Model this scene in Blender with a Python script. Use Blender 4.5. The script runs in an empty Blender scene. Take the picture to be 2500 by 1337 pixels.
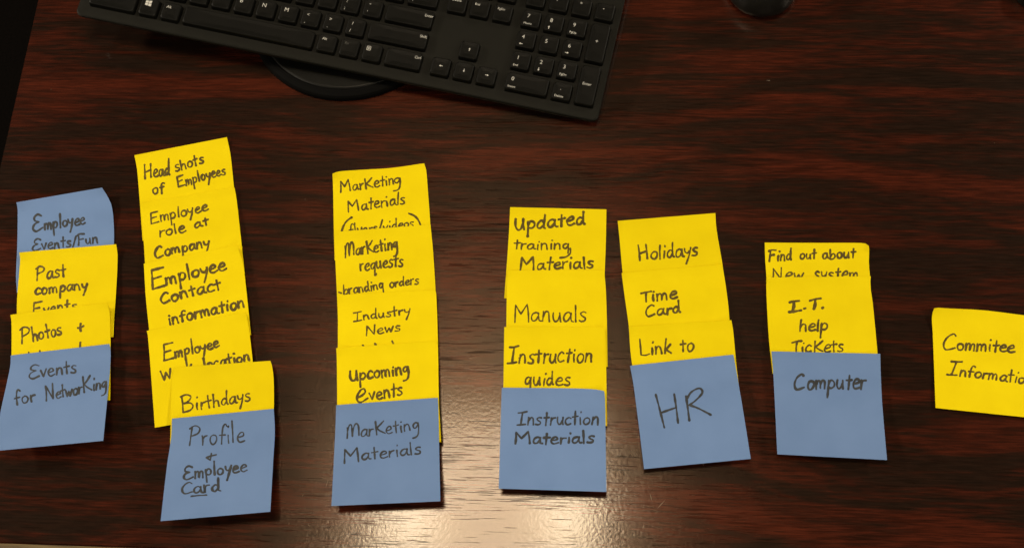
import bpy, bmesh, math, random
from mathutils import Vector, Matrix
random.seed(7)
scene = bpy.context.scene
col = scene.collection

# ------------------------------------------------------------------ camera
TILT, ROLL, CAM_H, FPX = 0.379098778, -0.152373206, 0.810018267, 2778.39482
PW, PH = 2500.0, 1337.0
_r = Vector((1, 0, 0)); _u = Vector((0, math.cos(TILT), math.sin(TILT)))
CAM_R = math.cos(ROLL) * _r + math.sin(ROLL) * _u
CAM_U = -math.sin(ROLL) * _r + math.cos(ROLL) * _u
CAM_D = Vector((0, math.sin(TILT), -math.cos(TILT)))
CAM_P = Vector((0, 0, CAM_H))
cam_data = bpy.data.cameras.new('camera')
cam = bpy.data.objects.new('camera', cam_data); col.objects.link(cam)
cam_data.sensor_width = 36.0
cam_data.lens = 36.0 * FPX / PW
cam_data.clip_start = 0.01; cam_data.clip_end = 50
m3 = Matrix((CAM_R, CAM_U, -CAM_D)).transposed()
cam.matrix_world = Matrix.Translation(CAM_P) @ m3.to_4x4()
scene.camera = cam

def at(x, y, z=0.0):
    """Surveyed photo point -> place on the desk at height z (metres)."""
    q = CAM_D + CAM_R * ((x - PW / 2) / FPX) - CAM_U * ((y - PH / 2) / FPX)
    return CAM_P + q * ((z - CAM_H) / q.z)

# ------------------------------------------------------------------ world, lamps, exposure
world = bpy.data.worlds.new('World'); scene.world = world; world.use_nodes = True
bg = world.node_tree.nodes['Background']
bg.inputs['Color'].default_value = (1.0, 0.86, 0.68, 1); bg.inputs['Strength'].default_value = 0.02
LIGHT_COL = (1.0, 0.87, 0.68)
def ceiling_lamp(x, y, z, sx, sy, power, colr=LIGHT_COL, rz=0.0):
    d = bpy.data.lights.new('ceiling_lamp', 'AREA'); d.shape = 'RECTANGLE'; d.size = sx; d.size_y = sy
    d.energy = power; d.color = colr
    o = bpy.data.objects.new('ceiling_lamp', d); col.objects.link(o)
    o.location = (x, y, z); o.rotation_euler = (0, 0, rz)
    return o
RZ = math.radians(-9.0)
ceiling_lamp(-0.165, 0.515, 2.00, 0.56, 0.44, 12.0, (1.0, 0.80, 0.56), rz=RZ)
ceiling_lamp(-0.341, 0.51, 1.97, 0.11, 0.13, 1.2, (1.0, 0.85, 0.58), rz=RZ)
ceiling_lamp(0.047, 0.452, 1.97, 0.11, 0.13, 1.2, (1.0, 0.85, 0.58), rz=RZ)
for lx, ly, pw in ((-3.2, 2.0, 165.0), (3.4, 2.0, 140.0), (-3.4, -0.8, 70.0), (3.4, -1.0, 72.0), (0.3, -2.7, 26.0)):
    ceiling_lamp(lx, ly, 2.0, 0.6, 0.6, pw, rz=RZ)
scene.cycles.caustics_reflective = False; scene.cycles.caustics_refractive = False
vs = scene.view_settings
vs.view_transform = 'Standard'; vs.look = 'None'; vs.gamma = 1.0; vs.exposure = 0.17; vs.use_curve_mapping = False

# ------------------------------------------------------------------ helpers
def tag(o, label=None, cat=None, group=None, kind=None):
    if label: o['label'] = label
    if cat: o['category'] = cat
    if group: o['group'] = group
    if kind: o['kind'] = kind
    return o
def empty(name, loc, rot=(0, 0, 0)):
    o = bpy.data.objects.new(name, None); col.objects.link(o); o.location = loc; o.rotation_euler = rot
    o.empty_display_size = 0.02
    return o
def obj(name, mesh, mat=None, parent=None, smooth=False):
    if isinstance(mesh, bmesh.types.BMesh):
        me = bpy.data.meshes.new(name); mesh.to_mesh(me); mesh.free(); mesh = me
    o = bpy.data.objects.new(name, mesh); col.objects.link(o)
    if mat and not mesh.materials: mesh.materials.append(mat)
    if parent: o.parent = parent
    if smooth:
        for p in mesh.polygons: p.use_smooth = True
    return o
def mesh_from(name, verts, faces):
    me = bpy.data.meshes.new(name); me.from_pydata([tuple(v) for v in verts], [], faces); me.update()
    return me
def rounded(w, d, r, n=4):
    pts = []
    for cx, cy, a0 in ((w/2-r, d/2-r, 0), (-w/2+r, d/2-r, 90), (-w/2+r, -d/2+r, 180), (w/2-r, -d/2+r, 270)):
        for i in range(n + 1):
            a = math.radians(a0 + 90.0 * i / n); pts.append((cx + r * math.cos(a), cy + r * math.sin(a)))
    return pts
def loft(rings, cap_bottom=True, cap_top=True):
    """rings: list of closed point lists with equal counts -> (verts, faces)"""
    n = len(rings[0]); v = [p for r in rings for p in r]; f = []
    for k in range(len(rings) - 1):
        for i in range(n):
            j = (i + 1) % n
            f.append((k*n+i, k*n+j, (k+1)*n+j, (k+1)*n+i))
    if cap_bottom: f.append(tuple(reversed(range(n))))
    if cap_top: f.append(tuple((len(rings)-1)*n + i for i in range(n)))
    return v, f

# ------------------------------------------------------------------ materials
class NT:
    def __init__(s, name):
        s.m = bpy.data.materials.new(name); s.m.use_nodes = True
        s.t = s.m.node_tree; s.b = s.t.nodes['Principled BSDF']
    def n(s, typ, **kw):
        x = s.t.nodes.new(typ)
        for k, v in kw.items(): setattr(x, k, v)
        return x
    def l(s, a, b): s.t.links.new(a, b)
    def coords(s, scale, kind='Object', rot=(0, 0, 0), loc=(0, 0, 0)):
        c = s.n('ShaderNodeTexCoord'); mp = s.n('ShaderNodeMapping')
        mp.inputs['Scale'].default_value = scale; mp.inputs['Rotation'].default_value = rot; mp.inputs['Location'].default_value = loc
        s.l(c.outputs[kind], mp.inputs['Vector']); return mp.outputs['Vector']
    def noise(s, vec, scale=1.0, detail=3.0, rough=0.5, dist=0.0):
        x = s.n('ShaderNodeTexNoise'); x.inputs['Scale'].default_value = scale; x.inputs['Detail'].default_value = detail
        x.inputs['Roughness'].default_value = rough; x.inputs['Distortion'].default_value = dist
        s.l(vec, x.inputs['Vector']); return x.outputs['Fac']
    def ramp(s, fac, stops):
        x = s.n('ShaderNodeValToRGB'); e = x.color_ramp.elements
        while len(e) < len(stops): e.new(0.5)
        for i, (p, c) in enumerate(stops):
            e[i].position = p; e[i].color = c if len(c) == 4 else (*c, 1)
        s.l(fac, x.inputs['Fac']); return x.outputs['Color']
    def mix(s, fac, a, b, mode='MIX'):
        x = s.n('ShaderNodeMix', data_type='RGBA', blend_type=mode)
        for v, i in ((fac, 0), (a, 6), (b, 7)):
            if hasattr(v, 'links'): s.l(v, x.inputs[i])
            elif i == 0: x.inputs[i].default_value = v
            else: x.inputs[i].default_value = (*v, 1) if len(v) == 3 else v
        return x.outputs[2]
    def math(s, op, a, b=None, clamp=False):
        x = s.n('ShaderNodeMath', operation=op, use_clamp=clamp)
        for v, i in ((a, 0), (b, 1)):
            if v is None: continue
            if hasattr(v, 'links'): s.l(v, x.inputs[i])
            else: x.inputs[i].default_value = v
        return x.outputs[0]
    def bump(s, h, strength, dist, prev=None):
        x = s.n('ShaderNodeBump'); x.inputs['Strength'].default_value = strength; x.inputs['Distance'].default_value = dist
        s.l(h, x.inputs['Height'])
        if prev: s.l(prev, x.inputs['Normal'])
        return x.outputs['Normal']
    def set(s, **kw):
        for k, v in kw.items():
            k = k.replace('_', ' ')
            if hasattr(v, 'links'): s.l(v, s.b.inputs[k])
            elif isinstance(v, tuple) and len(v) == 3 : s.b.inputs[k].default_value = (*v, 1)
            else: s.b.inputs[k].default_value = v

def wood_material():
    t = NT('dark_mahogany_veneer')
    # broad wavy bands of red and brown-black figure along the board, broken up by fibres
    wob = t.noise(t.coords((2.6, 7, 1)), 1.0, 3, 0.55)
    bandv = t.coords((4.2, 40, 1))
    comb = t.n('ShaderNodeVectorMath', operation='ADD')
    cx = t.n('ShaderNodeCombineXYZ'); t.l(t.math('MULTIPLY', wob, 3.6), cx.inputs['Y'])
    t.l(bandv, comb.inputs[0]); t.l(cx.outputs[0], comb.inputs[1])
    band = t.noise(comb.outputs[0], 1.0, 4, 0.62, 0.35)
    fine = t.noise(t.coords((26, 430, 1)), 1.0, 5, 0.68, 0.2)
    hair = t.noise(t.coords((60, 800, 1)), 1.0, 2, 0.5)
    f1 = t.math('ADD', t.math('MULTIPLY', band, 0.66), t.math('MULTIPLY', fine, 0.34))
    base = t.ramp(f1, [(0.37, (0.0105, 0.0056, 0.0036)), (0.47, (0.0140, 0.0057, 0.0034)), (0.525, (0.031, 0.0064, 0.0031)), (0.62, (0.060, 0.0104, 0.0043))])
    base = t.mix(0.7, base, t.ramp(hair, [(0.3, (0.5, 0.5, 0.5)), (0.7, (1.45, 1.45, 1.45))]), 'MULTIPLY')
    # open pores: short dark dashes in clusters
    dash = t.noise(t.coords((38, 1000, 1), loc=(3.1, 1.7, 0)), 1.0, 2, 0.5, 0.05)
    clus = t.noise(comb.outputs[0], 0.9, 2, 0.5)
    thr = t.math('ADD', dash, t.math('MULTIPLY', t.math('SUBTRACT', clus, 0.5), 0.5))
    pore = t.ramp(thr, [(0.615, (0, 0, 0)), (0.65, (1, 1, 1))])
    base = t.mix(t.math('MULTIPLY', pore, 0.35), base, (0.008, 0.0055, 0.0035))
    # lacquer: fine orange peel + pores sinking through
    peel = t.noise(t.coords((1, 1, 1)), 420, 3, 0.55)
    nrm = t.bump(t.math('SUBTRACT', 1.0, pore), 0.04, 0.0003)
    nrm = t.bump(peel, 0.06, 0.0009, nrm)
    # small specks of dust and nicks
    vor = t.n('ShaderNodeTexVoronoi'); vor.inputs['Scale'].default_value = 60
    t.l(t.coords((1, 1.4, 1)), vor.inputs['Vector'])
    speck = t.ramp(vor.outputs['Distance'], [(0.02, (1, 1, 1)), (0.05, (0, 0, 0))])
    gate = t.ramp(t.noise(t.coords((1, 1, 1), loc=(5, 2, 0)), 23, 2), [(0.60, (0, 0, 0)), (0.66, (1, 1, 1))])
    base = t.mix(t.math('MULTIPLY', t.math('MULTIPLY', speck, gate), 0.25), base, (0.22, 0.17, 0.12))
    rough = t.math('ADD', 0.235, t.math('MULTIPLY', fine, 0.05))
    t.set(Base_Color=base, Roughness=rough, Specular_IOR_Level=t.math('SUBTRACT', 0.45, t.math('MULTIPLY', pore, 0.30)), Specular_Tint=(1.0, 0.72, 0.5),
          Anisotropic=0.52, Coat_Weight=t.math('SUBTRACT', 0.68, t.math('MULTIPLY', pore, 0.36)), Coat_Roughness=0.10, Coat_IOR=1.45)
    t.l(nrm, t.b.inputs['Normal']); t.l(nrm, t.b.inputs['Coat Normal'])
    tan = t.n('ShaderNodeCombineXYZ'); tan.inputs['Y'].default_value = 1.0
    vt = t.n('ShaderNodeVectorTransform', vector_type='VECTOR', convert_from='OBJECT', convert_to='WORLD')
    t.l(tan.outputs[0], vt.inputs[0]); t.l(vt.outputs[0], t.b.inputs['Tangent'])
    return t.m

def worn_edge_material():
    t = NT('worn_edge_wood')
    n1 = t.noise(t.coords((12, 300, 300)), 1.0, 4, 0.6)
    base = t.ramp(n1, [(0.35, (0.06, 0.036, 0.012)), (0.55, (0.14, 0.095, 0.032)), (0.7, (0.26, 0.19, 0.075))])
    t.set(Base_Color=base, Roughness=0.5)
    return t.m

def paper_material(name, c, dark):
    t = NT(name)
    n1 = t.noise(t.coords((1, 1, 1)), 26, 4, 0.55)
    n2 = t.noise(t.coords((1, 1, 1)), 1500, 2, 0.5)
    base = t.mix(t.ramp(n1, [(0.3, (0, 0, 0)), (0.7, (1, 1, 1))]), dark, c)
    oi = t.n('ShaderNodeObjectInfo')
    base = t.mix(1.0, base, t.ramp(oi.outputs['Random'], [(0.0, (0.94, 0.935, 0.93)), (1.0, (1.02, 1.02, 1.02))]), 'MULTIPLY')
    t.set(Base_Color=base, Roughness=0.8, Specular_IOR_Level=0.06)
    nr = t.bump(n1, 0.25, 0.0012)
    nr = t.bump(n2, 0.12, 0.00008, nr); t.l(nr, t.b.inputs['Normal'])
    return t.m

def ink_material(name, c1, c2):
    t = NT(name)
    n1 = t.noise(t.coords((1, 1, 1)), 260, 3, 0.6)
    t.set(Base_Color=t.ramp(n1, [(0.35, c1), (0.68, c2)]), Roughness=0.6, Specular_IOR_Level=0.3)
    return t.m

def plastic(name, c, rough, spec=0.5, grain=0.0, gscale=1500, coat=0.0):
    t = NT(name)
    n1 = t.noise(t.coords((1, 1, 1)), 90, 3, 0.6)
    base = t.mix(n1, tuple(x * 0.8 for x in c), tuple(x * 1.2 for x in c))
    t.set(Base_Color=base, Roughness=t.math('ADD', rough - 0.06, t.math('MULTIPLY', n1, 0.12)), Specular_IOR_Level=spec, Coat_Weight=coat, Coat_Roughness=0.1)
    if grain:
        t.l(t.bump(t.noise(t.coords((1, 1, 1)), gscale, 2), grain, 0.0002), t.b.inputs['Normal'])
    return t.m

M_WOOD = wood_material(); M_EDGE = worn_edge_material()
M_YELLOW = paper_material('yellow_note_paper', (0.83, 0.672, 0.0035), (0.76, 0.60, 0.0025))
M_BLUE = paper_material('blue_note_paper', (0.162, 0.268, 0.515), (0.142, 0.240, 0.470))
M_INK_Y = ink_material('marker_ink_on_yellow', (0.062, 0.042, 0.003), (0.125, 0.085, 0.003))
M_INK_B = ink_material('marker_ink_on_blue', (0.022, 0.026, 0.032), (0.045, 0.052, 0.060))
M_CASE = plastic('keyboard_case_black', (0.0066, 0.0066, 0.0048), 0.5, 0.13, 0.4, 1400)
M_KEY = plastic('keycap_black', (0.0030, 0.0030, 0.0023), 0.45, 0.12, 0.3, 1600)
M_LEGEND = plastic('legend_white', (0.55, 0.55, 0.52), 0.6, 0.3)
M_LEGEND_DIM = plastic('legend_grey', (0.12, 0.12, 0.11), 0.6, 0.3)
M_DISC = plastic('stand_black_plastic', (0.0045, 0.0045, 0.0036), 0.42, 0.18, 0.2, 1500)
M_MOUSE = plastic('mouse_black_plastic', (0.006, 0.006, 0.005), 0.46, 0.3, 0.2, 1800)
M_RUBBER = plastic('black_rubber', (0.0025, 0.0025, 0.0025), 0.75, 0.06)

def floor_material():
    t = NT('dark_carpet')
    n1 = t.noise(t.coords((1, 1, 1)), 300, 4, 0.7)
    t.set(Base_Color=t.ramp(n1, [(0.3, (0.0008, 0.0006, 0.0004)), (0.7, (0.0026, 0.0018, 0.0014))]), Roughness=0.95, Specular_IOR_Level=0.03)
    return t.m

# ------------------------------------------------------------------ setting: floor
FLOOR_Z = -0.74
fl = obj('floor', mesh_from('floor', [(-6, -6, 0), (6, -6, 0), (6, 6, 0), (-6, 6, 0)], [(0, 1, 2, 3)]), floor_material())
fl.location = (0, 0, FLOOR_Z); tag(fl, kind='structure')

# ------------------------------------------------------------------ desk
a_, b_ = at(0, 1325), at(200, 1332)
DESK_A = math.atan2(b_.y - a_.y, b_.x - a_.x)
ux = Vector((math.cos(DESK_A), math.sin(DESK_A), 0)); uy = Vector((-math.sin(DESK_A), math.cos(DESK_A), 0))
pl = at(60, 140)
# front-left corner of the top: where the left edge meets the front edge
c0 = a_ + ux * (pl - a_).dot(ux)
DL, DD, TH = 1.55, 0.78, 0.032
desk = empty('desk', (c0.x, c0.y, FLOOR_Z), (0, 0, DESK_A))
tag(desk, 'dark reddish brown wooden desk with horizontal grain and a glossy lamp reflection', 'desk')
DZ = -FLOOR_Z
bm = bmesh.new()
bmesh.ops.create_cube(bm, size=1.0, matrix=Matrix.Translation((DL/2, DD/2, DZ - TH/2)) @ Matrix.Diagonal((DL, DD, TH, 1)))
bmesh.ops.bevel(bm, geom=[e for e in bm.edges], offset=0.0012, segments=2, affect='EDGES')
obj('desktop', bm, M_WOOD, desk)
# front moulding: worn rounded nosing
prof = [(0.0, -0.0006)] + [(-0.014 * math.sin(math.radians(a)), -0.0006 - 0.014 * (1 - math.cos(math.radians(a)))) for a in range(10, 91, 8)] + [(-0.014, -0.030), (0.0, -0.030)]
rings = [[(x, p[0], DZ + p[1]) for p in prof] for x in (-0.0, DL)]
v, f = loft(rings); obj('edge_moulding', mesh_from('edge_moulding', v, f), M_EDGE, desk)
for sx in (0.03, DL - 0.055):
    bm = bmesh.new()
    bmesh.ops.create_cube(bm, size=1.0, matrix=Matrix.Translation((sx + 0.0125, DD/2, (DZ - TH - 0.002) / 2)) @ Matrix.Diagonal((0.025, DD - 0.08, DZ - TH - 0.002, 1)))
    obj('side_panel', bm, M_WOOD, desk)

M_SCRATCH = plastic('bare_scratch', (0.16, 0.13, 0.10), 0.6, 0.4)
dm = Matrix.Translation(Vector((c0.x, c0.y, FLOOR_Z))) @ Matrix.Rotation(DESK_A, 4, 'Z')
dmi = dm.inverted()
for (xa, ya, xb, yb) in ((1534, 1095, 1546, 1114), (1548, 1097, 1557, 1112), (1586, 1201, 1592, 1223), (1604, 1241, 1626, 1217), (741, 1205, 737, 1211), (795, 1190, 801, 1170), (706, 1273, 705, 1281), (752, 1278, 756, 1284), (1870, 196, 1882, 198), (1715, 1130, 1719, 1136)):
    A, B = dmi @ at(xa, ya, 0.0002), dmi @ at(xb, yb, 0.0002)
    d = (B - A).normalized(); nrm_ = Vector((-d.y, d.x, 0)) * 0.00022
    mid = (A + B) / 2
    obj('scratch', mesh_from('scratch', [A, mid - nrm_, B, mid + nrm_], [(0, 1, 2, 3)]), M_SCRATCH, desk)

# ------------------------------------------------------------------ handwriting alphabet
# y: 0 baseline, 1 x-height, 2 ascender top, -1 descender; capitals 0..1 of the cap height
LOW = {
 'a': (0.92, [[(.72,.80),(.5,.98),(.2,.80),(.08,.4),(.22,.06),(.5,.14),(.70,.55)],[(.74,.95),(.72,.5),(.80,.1),(.98,.05)]]),
 'b': (0.88, [[(.10,2.0),(.10,1.0),(.12,.0)],[(.12,.45),(.35,.92),(.66,.86),(.76,.45),(.55,.08),(.14,.04)]]),
 'c': (0.80, [[(.72,.84),(.48,1.0),(.18,.72),(.12,.32),(.36,.02),(.76,.14)]]),
 'd': (0.95, [[(.66,.76),(.40,.92),(.13,.60),(.14,.18),(.40,.04),(.66,.42)],[(.72,2.0),(.70,1.0),(.72,.2),(.86,.02)]]),
 'e': (0.85, [[(.14,.50),(.45,.55),(.72,.70),(.62,.98),(.36,.96),(.13,.60),(.16,.20),(.42,.0),(.84,.16)]]),
 'f': (0.72, [[(.72,1.80),(.52,2.0),(.34,1.7),(.30,1.0),(.30,.0)],[(.05,.92),(.64,1.0)]]),
 'g': (0.90, [[(.66,.86),(.40,1.0),(.12,.72),(.16,.34),(.42,.28),(.66,.72)],[(.70,.98),(.74,.2),(.66,-.6),(.40,-.95),(.05,-1.0)]]),
 'G': (0.86, [[(.66,.86),(.40,1.0),(.12,.72),(.16,.30),(.42,.20),(.64,.66)],[(.68,.98),(.70,.2),(.70,-.62)]]),
 'h': (0.88, [[(.12,2.0),(.12,1.0),(.12,.0)],[(.12,.5),(.34,.94),(.62,.86),(.70,.40),(.74,.0)]]),
 'i': (0.42, [[(.20,.90),(.20,.5),(.22,.0)],[(.24,1.62),(.27,1.74)]]),
 'k': (0.85, [[(.12,2.0),(.12,1.0),(.14,.0)],[(.70,1.15),(.40,.75),(.16,.55),(.16,.55),(.44,.34),(.82,.0)]]),
 'l': (0.42, [[(.20,2.0),(.20,1.0),(.22,.0)]]),
 'm': (1.25, [[(.10,.98),(.12,.5),(.12,.0)],[(.12,.55),(.30,.95),(.52,.85),(.56,.05),(.56,.05),(.62,.62),(.80,.97),(1.0,.80),(1.04,.0)]]),
 'n': (0.90, [[(.12,.98),(.13,.5),(.13,.0)],[(.13,.50),(.36,.96),(.62,.86),(.70,.40),(.76,.0)]]),
 'o': (0.85, [[(.50,.97),(.20,.84),(.10,.42),(.28,.04),(.58,.08),(.76,.48),(.66,.86),(.42,.97)]]),
 'p': (0.90, [[(.14,.98),(.14,.2),(.14,-.95)],[(.14,.55),(.36,.98),(.68,.86),(.74,.42),(.48,.10),(.16,.20)]]),
 'q': (0.90, [[(.66,.84),(.40,.98),(.12,.62),(.18,.14),(.46,.12),(.66,.66)],[(.70,.98),(.70,.2),(.72,-.9),(.92,-.7)]]),
 'r': (0.66, [[(.12,.98),(.14,.5),(.14,.0)],[(.14,.48),(.30,.86),(.62,.95)]]),
 's': (0.76, [[(.66,.92),(.40,1.0),(.18,.80),(.34,.56),(.60,.38),(.58,.10),(.30,.0),(.06,.10)]]),
 't': (0.72, [[(.34,1.85),(.34,1.0),(.36,.0)],[(.04,1.0),(.34,1.02),(.68,1.10)]]),
 'u': (0.90, [[(.12,.98),(.12,.42),(.28,.04),(.52,.14),(.68,.60)],[(.70,.98),(.72,.4),(.80,.0)]]),
 'v': (0.78, [[(.06,.98),(.36,.02),(.36,.02),(.72,1.0)]]),
 'w': (1.10, [[(.06,.96),(.26,.04),(.26,.04),(.52,.78),(.52,.78),(.74,.04),(.74,.04),(1.02,1.0)]]),
 'y': (0.86, [[(.08,.98),(.18,.52),(.44,.40),(.66,.60)],[(.76,1.0),(.60,.1),(.30,-.95)]]),
 '/': (0.70, [[(.62,2.0),(.08,-.4)]]),
 '-': (0.50, [[(.05,.5),(.40,.46)]]),
}
CAP = {
 'E': (0.62, [[(.12,1.0),(.10,.5),(.06,.0)],[(.12,1.0),(.62,1.02)],[(.10,.52),(.48,.56)],[(.06,.0),(.62,.04)]]),
 '3': (0.66, [[(.62,.88),(.40,1.0),(.18,.86),(.20,.64),(.44,.54),(.44,.54),(.14,.42),(.04,.16),(.24,-.02),(.64,.14)]]),
 'C': (0.66, [[(.60,.86),(.46,1.0),(.18,.76),(.06,.36),(.20,.02),(.62,.14)]]),
 'P': (0.62, [[(.16,.96),(.12,.5),(.06,.0)],[(.04,.86),(.30,1.0),(.56,.84),(.48,.58),(.12,.46)]]),
 'F': (0.58, [[(.14,.92),(.12,.5),(.08,.0)],[(.02,.84),(.20,.98),(.58,.94)],[(.12,.50),(.46,.54)]]),
 'H': (0.66, [[(.08,1.0),(.10,.5),(.12,.0)],[(.54,.98),(.54,.5),(.56,.06)],[(.10,.46),(.54,.56)]]),
 'N': (0.72, [[(.10,.0),(.12,.5),(.10,.96),(.10,.96),(.58,.06),(.58,.06),(.60,1.0)]]),
 'M': (0.88, [[(.08,.0),(.10,.5),(.10,.98),(.10,.98),(.38,.46),(.38,.46),(.70,1.0),(.70,1.0),(.76,.5),(.80,.02)]]),
 'Q': (0.90, [[(.06,.0),(.10,.5),(.12,.80)],[(.10,.55),(.24,.96),(.40,.90),(.42,.08),(.42,.08),(.52,.74),(.70,1.0),(.82,.80),(.84,.1)]]),
 'K': (0.66, [[(.10,1.0),(.12,.5),(.14,.0)],[(.62,.98),(.38,.70),(.16,.52),(.16,.52),(.36,.30),(.68,.06)]]),
 'B': (0.62, [[(.12,.96),(.10,.5),(.06,.0)],[(.04,.92),(.36,1.0),(.54,.84),(.40,.60),(.12,.50),(.12,.50),(.48,.46),(.58,.24),(.40,.04),(.06,.0)]]),
 'I': (0.66, [[(.36,1.0),(.33,.5),(.30,.0)],[(.06,.98),(.36,1.0),(.66,1.06)],[(.04,-.02),(.30,.0),(.62,.04)]]),
 'T': (0.64, [[(.34,.98),(.34,.5),(.36,.0)],[(.02,.90),(.34,.98),(.66,1.02)]]),
 'L': (0.58, [[(.06,1.0),(.08,.5),(.10,.03),(.10,.03),(.34,.0),(.58,.04)]]),
 'W': (0.92, [[(.04,1.0),(.22,.02),(.22,.02),(.46,.72),(.46,.72),(.66,.04),(.66,.04),(.86,1.0)]]),
 'U': (0.72, [[(.10,1.0),(.08,.4),(.22,.02),(.44,.10),(.58,.55)],[(.60,.96),(.60,.4),(.66,.02)]]),
 'e_': (0.95, [[(.12,.40),(.46,.48),(.78,.72),(.70,.98),(.42,.92),(.14,.52),(.14,.14),(.40,-.02),(.92,.22)]]),
}
def smooth_line(pts, step):
    """Catmull-Rom through the points; a doubled point is a sharp corner."""
    segs, cur = [], [pts[0]]
    for p in pts[1:]:
        if p == cur[-1]: segs.append(cur); cur = [p]
        else: cur.append(p)
    segs.append(cur); out = []
    for sg in segs:
        if len(sg) < 2: continue
        for i in range(len(sg) - 1):
            p0 = sg[i-1] if i else sg[0]; p1, p2 = sg[i], sg[i+1]; p3 = sg[i+2] if i + 2 < len(sg) else sg[-1]
            n = max(2, int(math.hypot(p2[0]-p1[0], p2[1]-p1[1]) / step))
            for k in range(n):
                u = k / n
                q = []
                for d in (0, 1):
                    q.append(0.5 * (2*p1[d] + (p2[d]-p0[d])*u + (2*p0[d]-5*p1[d]+4*p2[d]-p3[d])*u*u + (3*p1[d]-p0[d]-3*p2[d]+p3[d])*u**3))
                if not out or math.hypot(q[0]-out[-1][0], q[1]-out[-1][1]) > 0.2 * step: out.append(tuple(q))
        if not out or out[-1] != sg[-1]: out.append(sg[-1])
    return out

def word_strokes(text, x0, y0, x1, y1, xh, cap, w, slant=0.10, asc=None):
    """-> list of (points, width). '^X' picks a capital glyph inside a word, '~' picks a variant."""
    rnd = random.Random(hash_str(text) + int(x0 * 7 + y0))
    asc = asc or cap * 0.95
    toks, i = [], 0
    while i < len(text):
        ch = text[i]
        if ch == '^': toks.append(('C', text[i+1])); i += 2
        elif ch == '~': toks.append(('C', 'e_')); i += 2
        elif ch in CAP and ch.isupper() and ch != 'G': toks.append(('C', ch)); i += 1
        elif ch == '3': toks.append(('C', '3')); i += 1
        else: toks.append(('L', ch)); i += 1
    adv = []
    for k, g in toks:
        a = (CAP[g][0] * cap + 0.12 * xh) if k == 'C' else LOW[g][0] * xh + 0.06 * xh
        adv.append(a * rnd.uniform(0.95, 1.05))
    L = math.hypot(x1 - x0, y1 - y0); sc = L / sum(adv)
    ex = ((x1-x0)/L, (y1-y0)/L); ey = (ex[1], -ex[0])
    out, pen = [], 0.0
    for (k, g), a in zip(toks, adv):
        jx, jy = rnd.uniform(-.03, .03) * xh, rnd.uniform(-.07, .07) * xh
        rot = rnd.uniform(-.06, .06); gs = rnd.uniform(.93, 1.08); sl = slant + rnd.uniform(-.05, .05)
        for st in (CAP[g][1] if k == 'C' else LOW[g][1]):
            pts = []
            last = None
            for (gx, gy) in st:
                if k == 'C': X, Y = gx * cap * sc, gy * cap
                else:
                    X = gx * xh * sc
                    Y = gy * xh if gy <= 1 else xh + (gy - 1) * (asc - xh)
                if (gx, gy) == last: pts.append(pts[-1]); continue
                last = (gx, gy)
                X += rnd.uniform(-.03, .03) * xh; Y = Y * gs + rnd.uniform(-.03, .03) * xh
                X += Y * sl - Y * rot; Y += gx * xh * rot
                X += pen + jx; Y += jy
                pts.append((x0 + ex[0]*X + ey[0]*Y, y0 + ex[1]*X + ey[1]*Y))
            out.append((pts, w * rnd.uniform(.88, 1.1)))
        pen += a * sc
    return out
def hash_str(s):
    h = 7
    for c in s: h = (h * 31 + ord(c)) % 1000003
    return h

# ------------------------------------------------------------------ sticky notes
def poly_edge(p0, mids, p1):
    pts = [p0] + list(mids) + [p1]
    d = [0.0]
    for i in range(1, len(pts)): d.append(d[-1] + math.hypot(pts[i][0]-pts[i-1][0], pts[i][1]-pts[i-1][1]))
    d = [q / d[-1] for q in d]
    def tang(i):
        a, b = max(0, i-1), min(len(pts)-1, i+1)
        return tuple((pts[b][k]-pts[a][k]) / (d[b]-d[a]) for k in (0, 1))
    tg = [tang(i) for i in range(len(pts))]
    def ev(t):
        if t < 0: return tuple(pts[0][k] + tg[0][k] * t for k in (0, 1))
        if t > 1: return tuple(pts[-1][k] + tg[-1][k] * (t - 1) for k in (0, 1))
        i = 0
        while i < len(pts) - 2 and t > d[i+1]: i += 1
        h = d[i+1] - d[i]; u = (t - d[i]) / h
        h00, h10, h01, h11 = 2*u**3-3*u*u+1, u**3-2*u*u+u, -2*u**3+3*u*u, u**3-u*u
        return tuple(h00*pts[i][k] + h10*h*tg[i][k] + h01*pts[i+1][k] + h11*h*tg[i+1][k] for k in (0, 1))
    return ev
class Note:
    pass
def smoothstep(a, b, x):
    x = min(1, max(0, (x - a) / (b - a))); return x*x*(3 - 2*x)
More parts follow.
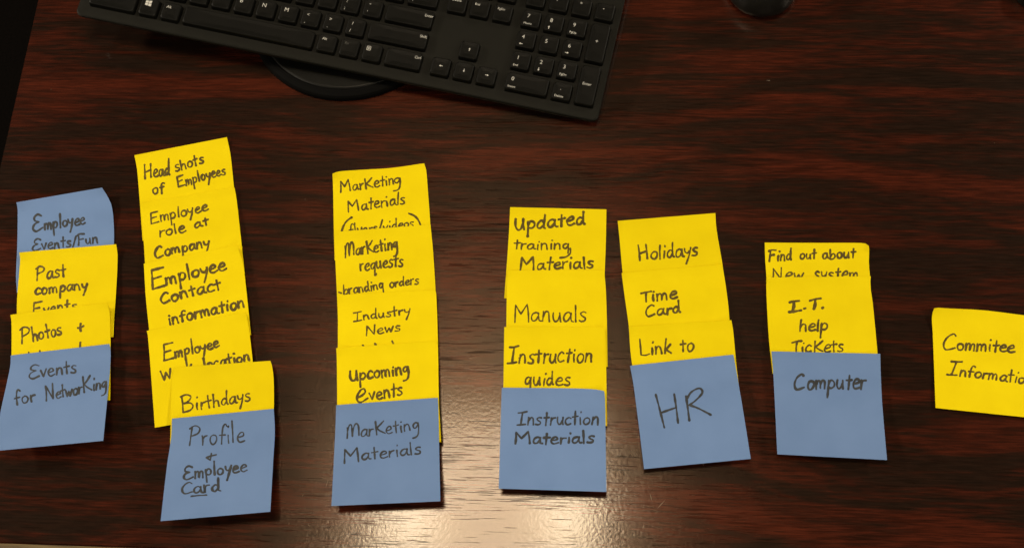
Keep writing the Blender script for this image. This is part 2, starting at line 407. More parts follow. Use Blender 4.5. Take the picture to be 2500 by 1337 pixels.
def make_note(colour, label, quad, L=(), R=(), T=(), B=(), under=None, rise=1.5, end=0.0, curls=(), words=(), lines=(), ripple=0.7, lip=1.1):
    TL, TR, BR, BL = quad
    n = Note(); eL, eR, eT, eB = poly_edge(TL, L, BL), poly_edge(TR, R, BR), poly_edge(TL, T, TR), poly_edge(BL, B, BR)
    def Q(s, t):
        a, b, c, d = eL(t), eR(t), eT(s), eB(s)
        return tuple((1-s)*a[k] + s*b[k] + (1-t)*c[k] + t*d[k]
                     - ((1-s)*(1-t)*TL[k] + s*(1-t)*TR[k] + (1-s)*t*BL[k] + s*t*BR[k]) for k in (0, 1))
    def inv(p):
        s = t = 0.5
        for _ in range(5):
            q = Q(s, t); e = 1e-3
            qs, qt = Q(s+e, t), Q(s, t+e)
            a, b, c, d = (qs[0]-q[0])/e, (qt[0]-q[0])/e, (qs[1]-q[1])/e, (qt[1]-q[1])/e
            rx, ry = p[0]-q[0], p[1]-q[1]; det = a*d - b*c
            s += (rx*d - b*ry)/det; t += (a*ry - c*rx)/det
            s = min(1.4, max(-.4, s)); t = min(2.2, max(-.6, t))
        return s, t
    n.under = under
    def z(s, t):
        s_, t_ = min(1, max(0, s)), min(1, max(0, t))
        h = 0.00030
        if under:
            us, ut = under.inv(Q(s_, t_))
            h += under.z(us, ut) * (1.0 if ut <= 1 else 1.0)
        else: h += 0.00006
        h += rise * 1e-3 * (smoothstep(0.17, 0.48, t_) + 0.35 * smoothstep(0.5, 1.0, t_))
        h += lip * 1e-3 * math.exp(-(t_ / .05) ** 2) * (0.75 + 0.25 * math.sin(7 * s_ + TL[0]))
        h += end * 1e-3 * smoothstep(0.35, 1.0, t_) ** 1.4
        h += ripple * (1.9 if colour == 'blue' else 1.15) * 1e-3 * math.exp(-((t_ - .22 - .03*math.sin(5*s_ + TL[0])) / .085) ** 2) * (0.6 + 0.4 * math.sin(3.1*s_ + TL[1]))
        for (cs, ct, amt, rad) in (curls or ((1, 0, 1.6, .32), (0, 0, 0.9, .28))):
            d = math.hypot((s_-cs), (t_-ct)) / rad
            if d < 1: h += amt * 1e-3 * (1 - d) ** 2
        return h
    N = 26
    grid = [[z(i / N, j / N) for i in range(N + 1)] for j in range(N + 1)]
    def zg(s, t):
        x, y = min(1, max(0, s)) * N, min(1, max(0, t)) * N
        i, j = min(N-1, int(x)), min(N-1, int(y)); x -= i; y -= j
        return (grid[j][i]*(1-x) + grid[j][i+1]*x)*(1-y) + (grid[j+1][i]*(1-x) + grid[j+1][i+1]*x)*y
    n.z, n.inv, n.Q = zg, inv, Q
    th = 0.00010
    top, bot = [], []
    for j in range(N + 1):
        for i in range(N + 1):
            s, t = i / N, j / N; p = Q(s, t); zz = grid[j][i]
            P = at(p[0], p[1], zz); top.append(P); bot.append(P - Vector((0, 0, th)))
    cen = sum(top, Vector()) / len(top); cen.z = min(p.z for p in bot)
    W1 = N + 1
    f = []
    K = len(top)
    for j in range(N):
        for i in range(N):
            a, b, c, d = j*W1+i, j*W1+i+1, (j+1)*W1+i+1, (j+1)*W1+i
            f.append((a, d, c, b)); f.append((K+a, K+b, K+c, K+d))
    ring = [i for i in range(N)] + [i*W1+N for i in range(N)] + [N*W1+N-i for i in range(N)] + [(N-i)*W1 for i in range(N)]
    for i in range(len(ring)):
        a, b = ring[i], ring[(i+1) % len(ring)]
        f.append((a, b, K+b, K+a))
    o = obj('sticky_note', mesh_from('sticky_note', [p - cen for p in top + bot], f), M_YELLOW if colour == 'yellow' else M_BLUE)
    for p in o.data.polygons[:2*N*N]: p.use_smooth = True
    o.data.set_sharp_from_angle(angle=math.radians(40))
    o.location = cen
    tag(o, label, 'sticky note', colour + ' sticky notes in columns on the desk')
    # ink
    strokes = []
    for wd in words: strokes += word_strokes(*wd[:7], wd[7] * 0.78, **(wd[8] if len(wd) > 8 else {}))
    for ln, w in lines: strokes.append((list(ln), w))
    V, F = [], []
    rnd = random.Random(int(TL[0] + 13 * TL[1]))
    for k, (pts, w) in enumerate(strokes):
        pl_ = smooth_line(pts, 1.6)
        st_ = [inv(p) for p in pl_]
        keep = [i for i, q in enumerate(st_) if -.002 < q[0] < 1.002 and -.01 < q[1] < 1.01]
        pl_ = [pl_[i] for i in keep]; zl_ = [zg(*st_[i]) for i in keep]
        if len(pl_) < 2: continue
        ph, ph2 = rnd.uniform(0, 6), rnd.uniform(0, 6)
        nn = len(pl_); L_, R_ = [], []
        def pt(x, y, zz): return at(x, y, zz) - cen
        base_l = 0.00004 + 0.000012 * (k % 7)
        for i, p in enumerate(pl_):
            a, b = pl_[max(0, i-1)], pl_[min(nn-1, i+1)]
            dx, dy = b[0]-a[0], b[1]-a[1]; dl = math.hypot(dx, dy) or 1
            nx, ny = -dy/dl, dx/dl
            ww = w * 0.5 * (1 + .20*math.sin(i*.21+ph) + .10*math.sin(i*.7+ph2))
            lift = zl_[i] + base_l + 0.00003 * i / nn
            L_.append(pt(p[0]+nx*ww, p[1]+ny*ww, lift)); R_.append(pt(p[0]-nx*ww, p[1]-ny*ww, lift))
        def cap_pts(p, q, ww, lift):   # rounded end beyond p, away from q
            dx, dy = p[0]-q[0], p[1]-q[1]; dl = math.hypot(dx, dy) or 1; dx /= dl; dy /= dl
            return [pt(p[0] + ww*(math.cos(a)*-dy + math.sin(a)*dx), p[1] + ww*(math.cos(a)*dx + math.sin(a)*dy), lift) for a in (math.radians(35), math.radians(90), math.radians(145))]
        b0 = len(V); V += L_ + R_
        for i in range(nn - 1): F.append((b0+i, b0+i+1, b0+nn+i+1, b0+nn+i))
        e0 = cap_pts(pl_[-1], pl_[-2], w*.46, zl_[-1] + base_l + 0.00003); c0_ = len(V); V += e0
        # end cap order follows the left side of the stroke
        F.append((b0+nn-1, c0_, c0_+1, c0_+2, b0+2*nn-1))
        s0 = cap_pts(pl_[0], pl_[1], w*.46, zl_[0] + base_l); c1_ = len(V); V += s0
        F.append((b0+nn, c1_, c1_+1, c1_+2, b0))
    if V:
        me = mesh_from('handwriting', V, F)
        obj('handwriting', me, M_INK_Y if colour == 'yellow' else M_INK_B, o)
    return n

Y, Bl = 'yellow', 'blue'
# --- first column
n1 = make_note(Bl, 'blue sticky note reading Employee Events/Fun with curled top right corner', [(40,494),(249,458),(272,700),(41,714)],
   L=[(43,511),(42,597),(39,676)], R=[(264,482),(273,505),(277.6,545),(278,597)], curls=[(1,0,7,.55),(0,0,2,.3)], rise=.4,
   words=[("3mployee",79,565,210,546,15,37,6.2), ("3vents/Fun",78,613,241,593,14,27,5.6)])
n2 = make_note(Y, 'yellow sticky note reading Past company Events, partly covered by the Photos note', [(47,616),(283.6,596),(277,822),(42,842)], under=n1,
   L=[(49,634),(42,723),(41,767)], R=[(287,623),(284,702),(278,790)], curls=[(1,0,3,.35),(0,0,2,.3)],
   words=[("Past",88,685,162,673,17,34,6.3), ("company",84,720,216,704,15,30,6.6), ("Events",79,770,188,754,14,28,5.8)])
n3 = make_note(Y, 'yellow sticky note reading Photos + above the Events for Networking note', [(25.6,768),(260,739),(269,976),(27,1000)], under=n2,
   L=[(28,787),(28,865)], R=[(267,758),(269,800),(270,838)], curls=[(1,0,4,.4)],
   words=[("Photos",51,839,154,816,17,40,6.4)],
   lines=[([(197,789),(196,798),(197,808)],5.5), ([(190,800),(197,799),(204,795)],5.5), ([(196,835),(195,850)],5), ([(70,859),(72,870)],4), ([(97,855),(98,866)],4)])
n4 = make_note(Bl, 'blue sticky note reading Events for Networking at the foot of the leftmost column', [(26,867),(267,839),(252,1075),(-12,1100)], under=n3, end=9.5, rise=1.2,
   L=[(25,892),(14,946),(0,1011)], R=[(270,855),(268.6,900)], curls=[(1,0,2,.3)],
   words=[("3vents",70,925,189,908,17,34,5.8), ("for",36,990,90,976,17,36,5.4), ("Networ^King",110,979,262,946,16,36,6.3,dict(slant=.2))])
# --- second column
n5 = make_note(Y, 'yellow sticky note reading Head shots of Employees, highest note on the desk', [(328,379),(554,335),(583,551),(348,588)],
   L=[(335,417)], R=[(562.7,377.6),(572,463)], rise=.4,
   words=[("Head",351,438,416,426,17,38,6.4), ("shots",428,419,500,397,15,27,6.2), ("of",373,475,404,470,16,27,6), ("Employees",434,458,553,424,13,26,5.8)])
n6 = make_note(Y, 'yellow sticky note reading Employee role at Company', [(341.5,496),(572.5,458),(597.6,667),(361,708)], under=n5,
   L=[(350.6,588),(354,642)], R=[(577,482),(586,560)],
   words=[("Employee",367,546,510,513,14,25,5.4), ("role",388,578,456,565,15,25,6), ("at",475,558,512,546,12,20,6), ("Company",378,630,514,600,15,27,6.8)])
n7 = make_note(Y, 'yellow sticky note reading Employee Contact information', [(351,643),(579,599),(613,817),(368,855)], under=n6,
   L=[(356,726),(364,805)], R=[(582,607),(592,638),(597,668)], curls=[(1,0,3,.3)],
   words=[("Employee",369,706,554,657,18,42,7.4), ("Contact",393,742,543,705,16,24,7.6,dict(asc=27)), ("information",411,793,600,748,16,27,7.6)])
n8 = make_note(Y, 'yellow sticky note reading Employee Work location above the Birthdays note', [(358,807),(600,761.5),(628,1000),(378,1043)], under=n7,
   L=[(361,820),(370.6,940)], R=[(606,789),(610,818),(617,882)], curls=[(1,0,3,.3)],
   words=[("Employee",398,880,538,846,15,37,6.6), ("Work",394,928,474,906,16,24,6.6,dict(asc=30)), ("location",497,903,613,879,15,29,7.2)])
n9 = make_note(Y, 'yellow sticky note reading Birthdays above the Profile note', [(426,896),(660,880),(664,1125),(414,1138)], under=n8,
   L=[(420,925)], R=[(664,892),(668,924),(668.5,998)], curls=[(1,0,2,.3)],
   words=[("Birthdays",444,1006,615,977,17,42,5.7,dict(asc=34))])
n10 = make_note(Bl, 'blue sticky note reading Profile + Employee Card at the foot of its column', [(420,1021),(668.5,997),(660,1248),(392,1271)], under=n9, end=8, rise=1.0,
   L=[(418,1066),(408,1133)], R=[(671,1053),(667,1124)],
   words=[("Profile",460,1088,598,1077,23,46,4.8,dict(asc=50)), ("3mployee",447,1170,605,1149,17,33,7), ("Card",443,1207,541,1197,18,29,7,dict(asc=34))],
   lines=[([(528,1109),(516,1112),(503,1116),(503,1116),(512,1121)],4), ([(516,1106),(515,1114),(513,1122)],4.6), ([(467,1211.6),(485,1209),(504,1208)],5.5)])
# --- third column
n11 = make_note(Y, 'yellow sticky note reading Marketing Materials with a half hidden line in brackets', [(811.6,424),(1035.5,398.6),(1052,622),(816.7,635.6)],
   L=[(813,456),(815,565)], R=[(1040.5,415.6),(1044,456),(1050.5,548)], T=[(825.6,419),(866,415.6),(955,410)], curls=[(0,0,3,.3)], rise=.4,
   words=[("Mar^Ketin",830,471,964,450,14,27,5), ("g",960,450,981,448,15,25,5.2), ("Materials",848,518,991,497,15,29,5.2), ("flyers/videos",852,573,1012,553,12,27,4.8)],
   lines=[([(859,530),(846,540),(838,553),(834,566)],5), ([(998,521),(1012,527),(1021,537),(1027,550)],4.6)])
n12 = make_note(Y, 'yellow sticky note reading Marketing requests -branding orders', [(816,566),(1051,548),(1066,785),(825.5,800)], under=n11,
   L=[(818.7,637),(822.5,720)], R=[(1057,609),(1064,720)],
   words=[("^Qar^Keting",842,628,974,607,17,31,6), ("requests",878,661,986,648,17,29,5.6), ("brandinG",838,720,938,703,13,25,5.2), ("orders",951,702,1024,692,12,24,5.2)],
   lines=[([(827.5,713),(833,715)],5)])
n13 = make_note(Y, 'yellow sticky note reading Industry News', [(823,720),(1063,707.5),(1070.6,941),(826,962)], under=n12,
   L=[(825,759),(824.7,849)], R=[(1065,716),(1069,823.6)],
   words=[("Industry",862,784,1004,766,12,21,4.7,dict(asc=24)), ("News",891,820,980,807,13,24,5)],
   lines=[([(885,842),(888,844)],4), ([(915,838),(918,842)],5), ([(957.5,832),(960,838)],5)])
n14 = make_note(Y, 'yellow sticky note reading upcoming events', [(820.6,849),(1065,832),(1077,1078),(822,1090)], under=n13,
   L=[(822,871),(823,986)], R=[(1069,848),(1071.5,971)], curls=[(0,0,2,.3)],
   words=[("^Upcoming",854,931,1001,911,17,26,7), ("~events",869,982,986,963,18,29,6.6,dict(asc=32))])
n15 = make_note(Bl, 'blue sticky note reading Marketing Materials at the foot of its column', [(820.7,988),(1068.8,970),(1075,1222.5),(809,1234)], under=n14, end=6, rise=.9,
   L=[(818,1062)], R=[(1070,995)],
   words=[("^Qar^Keting",845,1070,1025,1048,17,31,4.8), ("Materials",837,1129,1031,1106,16,32,5.2)])
# --- fourth column
n16 = make_note(Y, 'yellow sticky note reading updated training Materials', [(1245.5,505.5),(1480.6,511),(1477,735),(1231,727.7)],
   L=[(1242,576)], R=[(1479,598),(1476.5,667)], rise=.4,
   words=[("^Updated",1256,562,1431,548,19,26,7.6,dict(asc=31)), ("traininG",1253,608,1393,609,14,24,5.4), ("Materials",1267,660,1452,654,16,31,6.2)],
   lines=[([(1392,606),(1392,618),(1381,627),(1367,629)],5)])
n17 = make_note(Y, 'yellow sticky note reading only Manuals', [(1239.5,660),(1475,660),(1483.6,895),(1234,893)], under=n16,
   L=[(1237,728),(1236,798)], R=[(1479,705),(1482,796)], curls=[(1,0,2,.3)],
   words=[("Manuals",1252,786,1433,784,24,43,5.2,dict(slant=.02))])
n18 = make_note(Y, 'yellow sticky note reading Instruction guides', [(1231,798),(1477,798),(1482,1039),(1228,1040)], under=n17,
   L=[(1229,945.6)], R=[(1480,896)],
   words=[("Instruction",1238,886,1449,883,22,38,6.2,dict(asc=34)), ("Guides",1280,941,1394,940,19,36,6)])
n19 = make_note(Bl, 'blue sticky note reading Instruction Materials at the foot of its column', [(1225,945.6),(1475,953.7),(1480.4,1199.7),(1217.7,1191.6)], under=n18, end=5.5, rise=.9,
   T=[(1380,947),(1451,949.5)], R=[(1477,973),(1479,1101)], curls=[(1,0,2.5,.3)],
   words=[("Instruction",1261,1037,1463,1036,18,29,5.6,dict(asc=33)), ("Materials",1254,1084,1452,1080,16,31,7)])
# --- fifth column
n20 = make_note(Y, 'yellow sticky note reading only Holidays', [(1508,539),(1746.6,520),(1778,747),(1534,772)],
   L=[(1512.7,585),(1520,665)], R=[(1749,557),(1764,646)], rise=.4,
   words=[("Holidays",1558,637,1708,622,20,37,6.2)])
n21 = make_note(Y, 'yellow sticky note reading Time Card', [(1517.6,666),(1763,645.5),(1789,878),(1548,900)], under=n20,
   L=[(1524,716),(1535.5,798)], R=[(1770,684.7),(1777.6,740),(1781,780)],
   words=[("Time",1563,739,1657,728,17,26,6.6), ("Card",1576,774,1664,762,15,25,7,dict(asc=28))])
n22 = make_note(Y, 'yellow sticky note reading Link to, tucked above the HR note', [(1535,797),(1785.6,781),(1812,1012),(1568,1030)], under=n21,
   L=[(1541.7,880)], R=[(1790,807),(1797,880)], curls=[(1,0,2,.3)],
   words=[("Link",1561,869,1640,862,20,39,6.2), ("to",1660,859,1697,856,20,33,6.4)])
n23 = make_note(Bl, 'blue sticky note reading HR at the foot of its column', [(1538,892),(1790.5,865),(1833,1119),(1572.5,1144)], under=n22, end=2, rise=.5,
   L=[(1547,942)], R=[(1810,976)],
   lines=[([(1601,962),(1611,1000),(1622,1043)],5), ([(1646,961),(1651,995),(1655.5,1031.6)],5), ([(1613.7,1007),(1630,1001),(1650.7,994)],5),
          ([(1675,966),(1679,995),(1683,1026)],5.4), ([(1675,976),(1688,956),(1707.5,947),(1714.6,957.7),(1699,976),(1683,988),(1683,988),(1705,996),(1736,1012)],5)])
# --- sixth column
n24 = make_note(Y, 'yellow sticky note reading Find out about New system', [(1867,592),(2121,600),(2135,828),(1877,824)],
   T=[(1990,592.6),(2108,593),(2117,596)], L=[(1868,632),(1871,675)], R=[(2122,607),(2121.5,642),(2124,674)], curls=[(1,0,2,.2)], rise=.4,
   words=[("Find",1876,637,1934,635,15,29,6.4), ("out",1952,632,1994,631,13,26,6), ("about",2007,633,2089,629,14,26,6.2), ("New",1883,684,1963,681,18,31,5.2), ("system",1986,683,2098,681,19,32,5.6)])
n25 = make_note(Y, 'yellow sticky note reading I.T. help Tickets', [(1871,677),(2126,674),(2146,912),(1886,912)], under=n24,
   L=[(1871,713.6),(1877,823.7)], R=[(2124.8,694),(2131,742),(2142.5,862)], curls=[(0,0,1.5,.3)],
   words=[("help",1950,807,2023,807,17,29,6.6), ("Tic^Kets",1930,862,2061,856,17,29,5.8)],
   lines=[([(1938,735),(1938,748),(1934,760)],6.8), ([(1927,738),(1938,735),(1951,734)],6), ([(1926,761.5),(1938,760),(1956,757)],6.4), ([(1963,753),(1966,752)],6.5),
          ([(1990,731),(1990,743),(1987,754)],7), ([(1977,734),(1990,730),(2004,728)],6), ([(2007,752),(2010,750)],6)])
n26 = make_note(Bl, 'blue sticky note reading only Computer', [(1883.6,857),(2149,863),(2165.6,1122),(1897.7,1108)], under=n25, end=4, rise=.7,
   L=[(1888,914)], R=[(2150.6,918.5),(2154,986)],
   words=[("Computer",1938,952,2117,948,22,38,7)])
# --- lone note at the right
n27 = make_note(Y, 'yellow sticky note reading Commitee Information, alone at the right edge', [(2281,752),(2526,772),(2543,1022),(2284,995)], rise=.6, end=.8,
   T=[(2287,750.5),(2310,752),(2402,757),(2500,769)], L=[(2277,762),(2275,781),(2277,806.5)], curls=[(0,0,4,.35)],
   words=[("Commitee",2299,853,2478,860,17,39,6.8,dict(asc=31)), ("Information",2310,913,2522,938,15,31,6.2)])

# ------------------------------------------------------------------ keyboard
U = 0.01905
KX, KY, KA = 0.03074644, 0.50074798, -0.37089436     # where the '1' legend of the number pad lies
KZ, KSX, KSY = 0.02192767, -0.05774323, 0.08806415    # it lies tilted: propped on the stand base at the left
kex = Vector((math.cos(KA), math.sin(KA), KSX)).normalized()
key_ = Vector((-math.sin(KA), math.cos(KA), KSY)); key_ = (key_ - kex * key_.dot(kex)).normalized()
kez = kex.cross(key_)
KT = 0.0125                                           # bottom of the case to the key tops
KO = (11.0, 3.0)                                      # local origin, in key units
korg = Vector((KX, KY, KZ)) + kex * ((KO[0] - 18.79) * U) + key_ * ((KO[1] - 1.72) * U) - kez * KT
kb = empty('keyboard', (0, 0, 0))
kb.matrix_world = Matrix.Translation(korg) @ Matrix((kex, key_, kez)).transposed().to_4x4()
tag(kb, 'black full size computer keyboard with white legends lying across the round stand base', 'keyboard')
X0, X1, YF, YB = -0.42, 22.72, -0.42, 7.05
DECK = 0.0082
def case_ring(inset, z, n=5):
    w, d = (X1 - X0) * U - 2 * inset, (YB - YF) * U - 2 * inset
    cx, cy = ((X0 + X1) / 2 - KO[0]) * U, ((YF + YB) / 2 - KO[1]) * U
    return [(cx + px, cy + py, z) for px, py in rounded(w, d, 0.005, n)]
v, f = loft([case_ring(0.0035, 0.0), case_ring(0.0012, 0.0020), case_ring(0.0, DECK - 0.0022), case_ring(0.0003, DECK - 0.0006), case_ring(0.0010, DECK)])
obj('case', mesh_from('case', v, f), M_CASE, kb)
key_cache = {}
def keycap(w, d):
    k = (round(w, 5), round(d, 5))
    if k in key_cache: return key_cache[k]
    h = 0.0046
    rings = []
    for ins, z, r, sh in ((0, 0, .0016, 0), (0.0004, h - 0.0012, .0018, .0003), (0.0008, h - 0.0003, .0019, .0004), (0.0014, h, .0019, .0005)):
        rings.append([(x, y + sh, z) for x, y in rounded(w - 2*ins, d - 2*ins, r, 3)])
    # dished centre
    rings.append([(x * .55, y * .55 + .0005, h - 0.00025) for x, y in rounded(w - .003, d - .003, .002, 3)])
    v, f = loft(rings); key_cache[k] = mesh_from('key', v, f); return key_cache[k]
def text_mesh(s, size):
    c = bpy.data.curves.new('legend', 'FONT'); c.body = s; c.size = size; c.align_x = 'LEFT'; c.resolution_u = 3
    o = bpy.data.objects.new('tmp', c); col.objects.link(o)
    dg = bpy.context.evaluated_depsgraph_get(); dg.update()
    me = bpy.data.meshes.new_from_object(o.evaluated_get(dg))
    bpy.data.objects.remove(o); bpy.data.curves.remove(c)
    return [tuple(v.co) for v in me.vertices], [tuple(p.vertices) for p in me.polygons]
def quadsym(rects):
    V, F = [], []
    for (a, b, c, d) in rects:
        k = len(V); V += [(*a, 0), (*b, 0), (*c, 0), (*d, 0)]; F.append((k, k+1, k+2, k+3))
    return V, F
def bar(x0, y0, x1, y1, w):
    L = math.hypot(x1-x0, y1-y0); nx, ny = -(y1-y0)/L*w/2, (x1-x0)/L*w/2
    return ((x0-nx, y0-ny), (x1-nx, y1-ny), (x1+nx, y1+ny), (x0+nx, y0+ny))
def arrow(ang, s=0.0030):
    V, F = quadsym([bar(-s*.5, 0, s*.10, 0, s*.17)])
    k = len(V); V += [(s*.05, -s*.30, 0), (s*.5, 0, 0), (s*.05, s*.30, 0)]; F.append((k, k+1, k+2))
    ca, sa = math.cos(ang), math.sin(ang)
    return [(x*ca - y*sa, x*sa + y*ca, z) for x, y, z in V], F
def menu_icon():
    s = .0034; w = .0004
    return quadsym([bar(0, 0, 0, s, w), bar(s*.85, 0, s*.85, s, w), bar(w/2, 0, s*.85-w/2, 0, w), bar(w/2, s, s*.85-w/2, s, w)] + [bar(s*.22, s*q, s*.63, s*q, w) for q in (.3, .5, .7)])
def win_logo():
    s = .0052; R = []
    for i in (0, 1):
        for j in (0, 1):
            x0, x1 = (0, .46) if i == 0 else (.53, 1.0)
            y0, y1 = (0, .47) if j == 0 else (.53, 1.0)
            sk = lambda x, y: (x*s, (y - (y-.5) * .22 * (1-x)) * s)
            R.append((sk(x0, y0), sk(x1, y0), sk(x1, y1), sk(x0, y1)))
    return quadsym(R)
n_keys = 0
def key(x, y, w, block, legends=(), h=1, parent=kb):
    """x, y, w, h in key units; legends: (what, dx, dy, size mm[, dim])"""
    wd, dp = w * U - 0.0031, h * U - 0.0031
    cx, cy = (x + w / 2 - KO[0]) * U, (y + h / 2 - KO[1]) * U
    o = obj('key', keycap(wd, dp), M_KEY, kb)
    o.location = (cx, cy, DECK - 0.0003)
    if legends:
        V, F = [], []
        dim = False
        for lg in legends:
            what, dx, dy, size = lg[:4]; dim = dim or len(lg) > 4
            if callable(what): vv, ff = what()
            elif isinstance(what, tuple): vv, ff = arrow(what[0])
            else: vv, ff = text_mesh(what, size)
            k = len(V)
            V += [(p[0] - wd/2 + dx * U, p[1] - dp/2 + dy * U, 0) for p in vv]; F += [tuple(k + i for i in q) for q in ff]
        lo = obj('legend', mesh_from('legend', V, F), M_LEGEND_DIM if dim else M_LEGEND, o)
        lo.location = (0, 0, 0.0046 + 0.00006)
    return o
S1, S2, S3 = .0050, .0033, .0040
def one(c): return [(c, .20, .50, S1)]
def two(a, b): return [(a, .22, .50, S3), (b, .20, .16, S3)]
# bottom row
key(0, 0, 2.25, 'main', [('Ctrl', .18, .52, S2)])
key(2.25, 0, 1, 'main', [(win_logo, .22, .46, 1)])
key(3.25, 0, 1, 'main', [('Alt', .18, .56, S2)])
key(4.25, 0, 6, 'main')
key(10.25, 0, 1, 'main', [('Alt', .17, .56, S2)])
key(11.25, 0, 1, 'main', [('Fn', .17, .56, S2, 1)])
key(12.25, 0, 1, 'main', [(menu_icon, .16, .50, 1)])
key(13.25, 0, 1.75, 'main', [('Ctrl', 1.24, .56, S2)])
# shift row
key(0, 1, 2.25, 'main', [('Shift', .18, .54, S2)])
for i, c in enumerate('ZXCVBNM'): key(2.25 + i, 1, 1, 'main', one(c))
for i, (a, b) in enumerate((('<', ','), ('>', '.'), ('?', '/'))): key(9.25 + i, 1, 1, 'main', two(a, b))
key(12.25, 1, 2.75, 'main', [('Shift', 2.22, .56, S2)])
# home row
key(0, 2, 1.75, 'main', [('Caps Lock', .18, .54, S2)])
for i, c in enumerate('ASDFGHJKL'): key(1.75 + i, 2, 1, 'main', one(c))
key(10.75, 2, 1, 'main', two(':', ';')); key(11.75, 2, 1, 'main', two('"', "'"))
key(12.75, 2, 2.25, 'main', [('Enter', 1.68, .56, S2)])
# upper letter row
key(0, 3, 1.5, 'main', [('Tab', .18, .54, S2)])
for i, c in enumerate('QWERTYUIOP'): key(1.5 + i, 3, 1, 'main', one(c))
key(11.5, 3, 1, 'main', two('{', '[')); key(12.5, 3, 1, 'main', two('}', ']')); key(13.5, 3, 1.5, 'main', two('|', '\\'))
# number row
for i, (a, b) in enumerate(zip('~!@#$%^&*()_+', '`1234567890-=')): key(i, 4, 1, 'main', two(a, b))
key(13, 4, 2, 'main', [('Backspace', .5, .54, S2)])
# function row
for k in range(12): key(2 + k + .5 * (k // 4), 5.35, 1, 'main', [('F%d' % (k + 1), .2, .52, S2)])
# arrows and navigation
key(15.25, 0, 1, 'nav', [((math.pi,), .43, .46, 1)]); key(16.25, 0, 1, 'nav', [((-math.pi/2,), .43, .46, 1)]); key(17.25, 0, 1, 'nav', [((0.0,), .43, .46, 1)])
key(16.25, 1, 1, 'nav', [((math.pi/2,), .43, .46, 1)])
for i, c in enumerate(('Delete', 'End', 'PgDn')): key(15.25 + i, 3, 1, 'nav', [(c, .16, .56, .0028)])
for i, c in enumerate(('Insert', 'Home', 'PgUp')): key(15.25 + i, 4, 1, 'nav', [(c, .16, .56, .0028)])
# number pad
def num(a, b):
    lo = [(b, .14, .14, .0027)] if isinstance(b, str) else ([((b,), .24, .20, 1)] if b is not None else [])
    return [(a, .22, .46, .0048)] + lo
key(18.5, 0, 2, 'pad', num('0', 'Insert')); key(20.5, 0, 1, 'pad', [('.', .32, .48, .0048), ('Delete', .14, .14, .0027)])
key(18.5, 1, 1, 'pad', num('1', 'End')); key(19.5, 1, 1, 'pad', num('2', -math.pi/2)); key(20.5, 1, 1, 'pad', num('3', 'PgDn'))
key(18.5, 2, 1, 'pad', num('4', math.pi)); key(19.5, 2, 1, 'pad', num('5', None)); key(20.5, 2, 1, 'pad', num('6', 0.0))
key(18.5, 3, 1, 'pad', num('7', 'Home')); key(19.5, 3, 1, 'pad', num('8', math.pi/2)); key(20.5, 3, 1, 'pad', num('9', 'PgUp'))
key(21.5, 0, 1, 'pad', [('Enter', .18, .92, S2)], h=2); key(21.5, 2, 1, 'pad', [('+', .30, .92, .0046)], h=2)
for i, c in enumerate(('Num', '/', '*', '-')): key(18.5 + i, 4, 1, 'pad', [(c, .18 if i == 0 else .30, .50, S2 if i == 0 else .0046)])

# ------------------------------------------------------------------ round stand base under the keyboard
DX, DY, DR = -0.10076, 0.58089, 0.0863
sb = empty('stand_base', (DX, DY, 0.0)); tag(sb, 'round black plastic stand base under the keyboard', 'stand base')
def lathe(prof, n=96):
    V, F = [], []
    for r, z in prof:
        for i in range(n): V.append((r*math.cos(2*math.pi*i/n), r*math.sin(2*math.pi*i/n), z))
    for k in range(len(prof)-1):
        for i in range(n):
            j = (i+1) % n; F.append((k*n+i, k*n+j, (k+1)*n+j, (k+1)*n+i))
    F.append(tuple(reversed(range(n)))); F.append(tuple((len(prof)-1)*n+i for i in range(n)))
    return V, F
V, F = lathe([(DR*.99, 0.0), (DR, .0008), (DR, .0050), (DR-.0012, .0068), (DR-.0040, .0078), (DR-.0066, .0080), (DR-.0072, .0076)])
o = obj('rim', mesh_from('rim', V, F), M_RUBBER, sb)
V, F = lathe([(DR-.0076, .0050), (DR-.0078, .0076), (DR-.010, .0078), (DR-.03, .0081), (0.01, .0082)])
o = obj('top_plate', mesh_from('top_plate', V, F), M_DISC, sb)
for p in o.data.polygons: p.use_smooth = len(p.vertices) == 4
V, F = lathe([(0.024, 0.0080), (0.022, 0.0165), (0.021, 0.0172)], 48)
obj('hub', mesh_from('hub', V, F), M_RUBBER, sb)

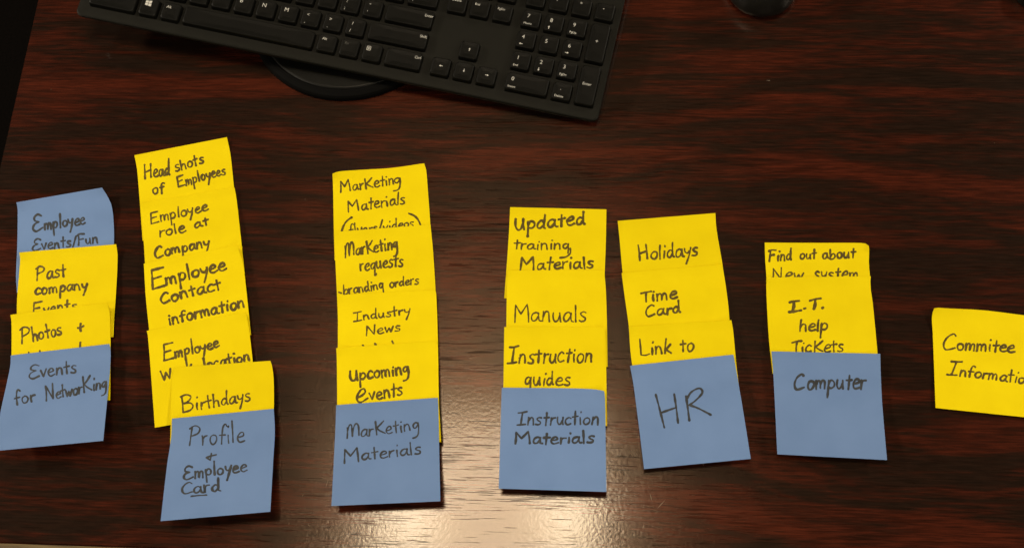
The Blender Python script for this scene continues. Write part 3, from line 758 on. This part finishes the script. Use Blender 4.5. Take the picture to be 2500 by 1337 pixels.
# ------------------------------------------------------------------ mouse
MX, MY = 0.2445, 0.5670
ms = empty('computer_mouse', (MX, MY, 0.0), (0, 0, math.radians(-6)))
tag(ms, 'black computer mouse with a soft sheen at the top edge of the desk', 'mouse')
def mouse_r(a, z01):
    hw, hl = 0.0335, 0.056
    e = 2.35
    c, s = math.cos(a), math.sin(a)
    r = 1.0 / ((abs(c)/hw)**e + (abs(s)/hl)**e) ** (1/e)
    return r
def mouse_surface(zs, nseg=64):
    rings = []
    for f_, z in zs:
        ring = []
        for i in range(nseg):
            a = 2*math.pi*i/nseg; r = mouse_r(a, 0) * f_
            x, y = r*math.cos(a), r*math.sin(a)
            ring.append((x, y + 0.004*(1-f_) * -1, z * (1 - 0.10 * (y / 0.056) * (z / .036))))
        rings.append(ring)
    return rings
prof = [(.93, .0012), (.985, .004), (1.0, .008), (.99, .013), (.955, .019), (.89, .025), (.78, .0302), (.62, .0338), (.42, .0357), (.2, .0363), (.03, .0364)]
v, f = loft(mouse_surface(prof)); obj('body', mesh_from('body', v, f), M_MOUSE, ms, smooth=True)
# two buttons: thin shells over the front half, with a gap for the wheel
def button(sgn):
    V, F = [], []
    na, nr = 14, 8
    for j in range(nr):
        fr = 0.08 + 0.84 * j / (nr-1)
        for i in range(na):
            a = math.radians(90 - sgn * (7 + 68 * i / (na-1)))
            r = mouse_r(a, 0) * fr
            zz = None
            for k in range(len(prof)-1):
                f0, z0 = prof[k]; f1, z1 = prof[k+1]
                if z0 >= .013 and f1 <= fr <= f0: zz = z0 + (z1-z0) * (f0-fr)/(f0-f1)
            if zz is None: zz = .019
            x, y = r*math.cos(a), r*math.sin(a)
            zz = zz * (1 - 0.10 * (y/.056) * (zz/.036))
            V.append((x, y - .004*(1-fr), zz + .0007))
    for j in range(nr-1):
        for i in range(na-1):
            F.append((j*na+i, j*na+i+1, (j+1)*na+i+1, (j+1)*na+i))
    return mesh_from('button', V, F)
for sg in (-1, 1):
    b = obj('button', button(sg), M_MOUSE, ms, smooth=True)
    md = b.modifiers.new('thick', 'SOLIDIFY'); md.thickness = 0.0008
V, F = lathe([(.008, -.003), (.0105, -.002), (.0105, .002), (.008, .003)], 32)
wh = obj('scroll_wheel', mesh_from('scroll_wheel', V, F), M_RUBBER, ms); wh.rotation_euler = (0, math.pi/2, 0); wh.location = (0, .031, .0255)

# ------------------------------------------------------------------ black accessory at the top right corner
p = at(2520, -12, 0.004)
ac = obj('desk_gadget', mesh_from('desk_gadget', *loft([[(x, y, z) for x, y in rounded(.034 - 2*i_, .05 - 2*i_, .012 - i_, 6)] for i_, z in ((.001, 0), (0, .001), (0, .009), (.0007, .0105), (.002, .011))])), M_DISC)
ac.location = (p.x + 0.008, p.y + 0.012, 0.0); ac.rotation_euler = (0, 0, math.radians(-14))
tag(ac, 'black plastic object cut off by the top right corner', 'gadget')
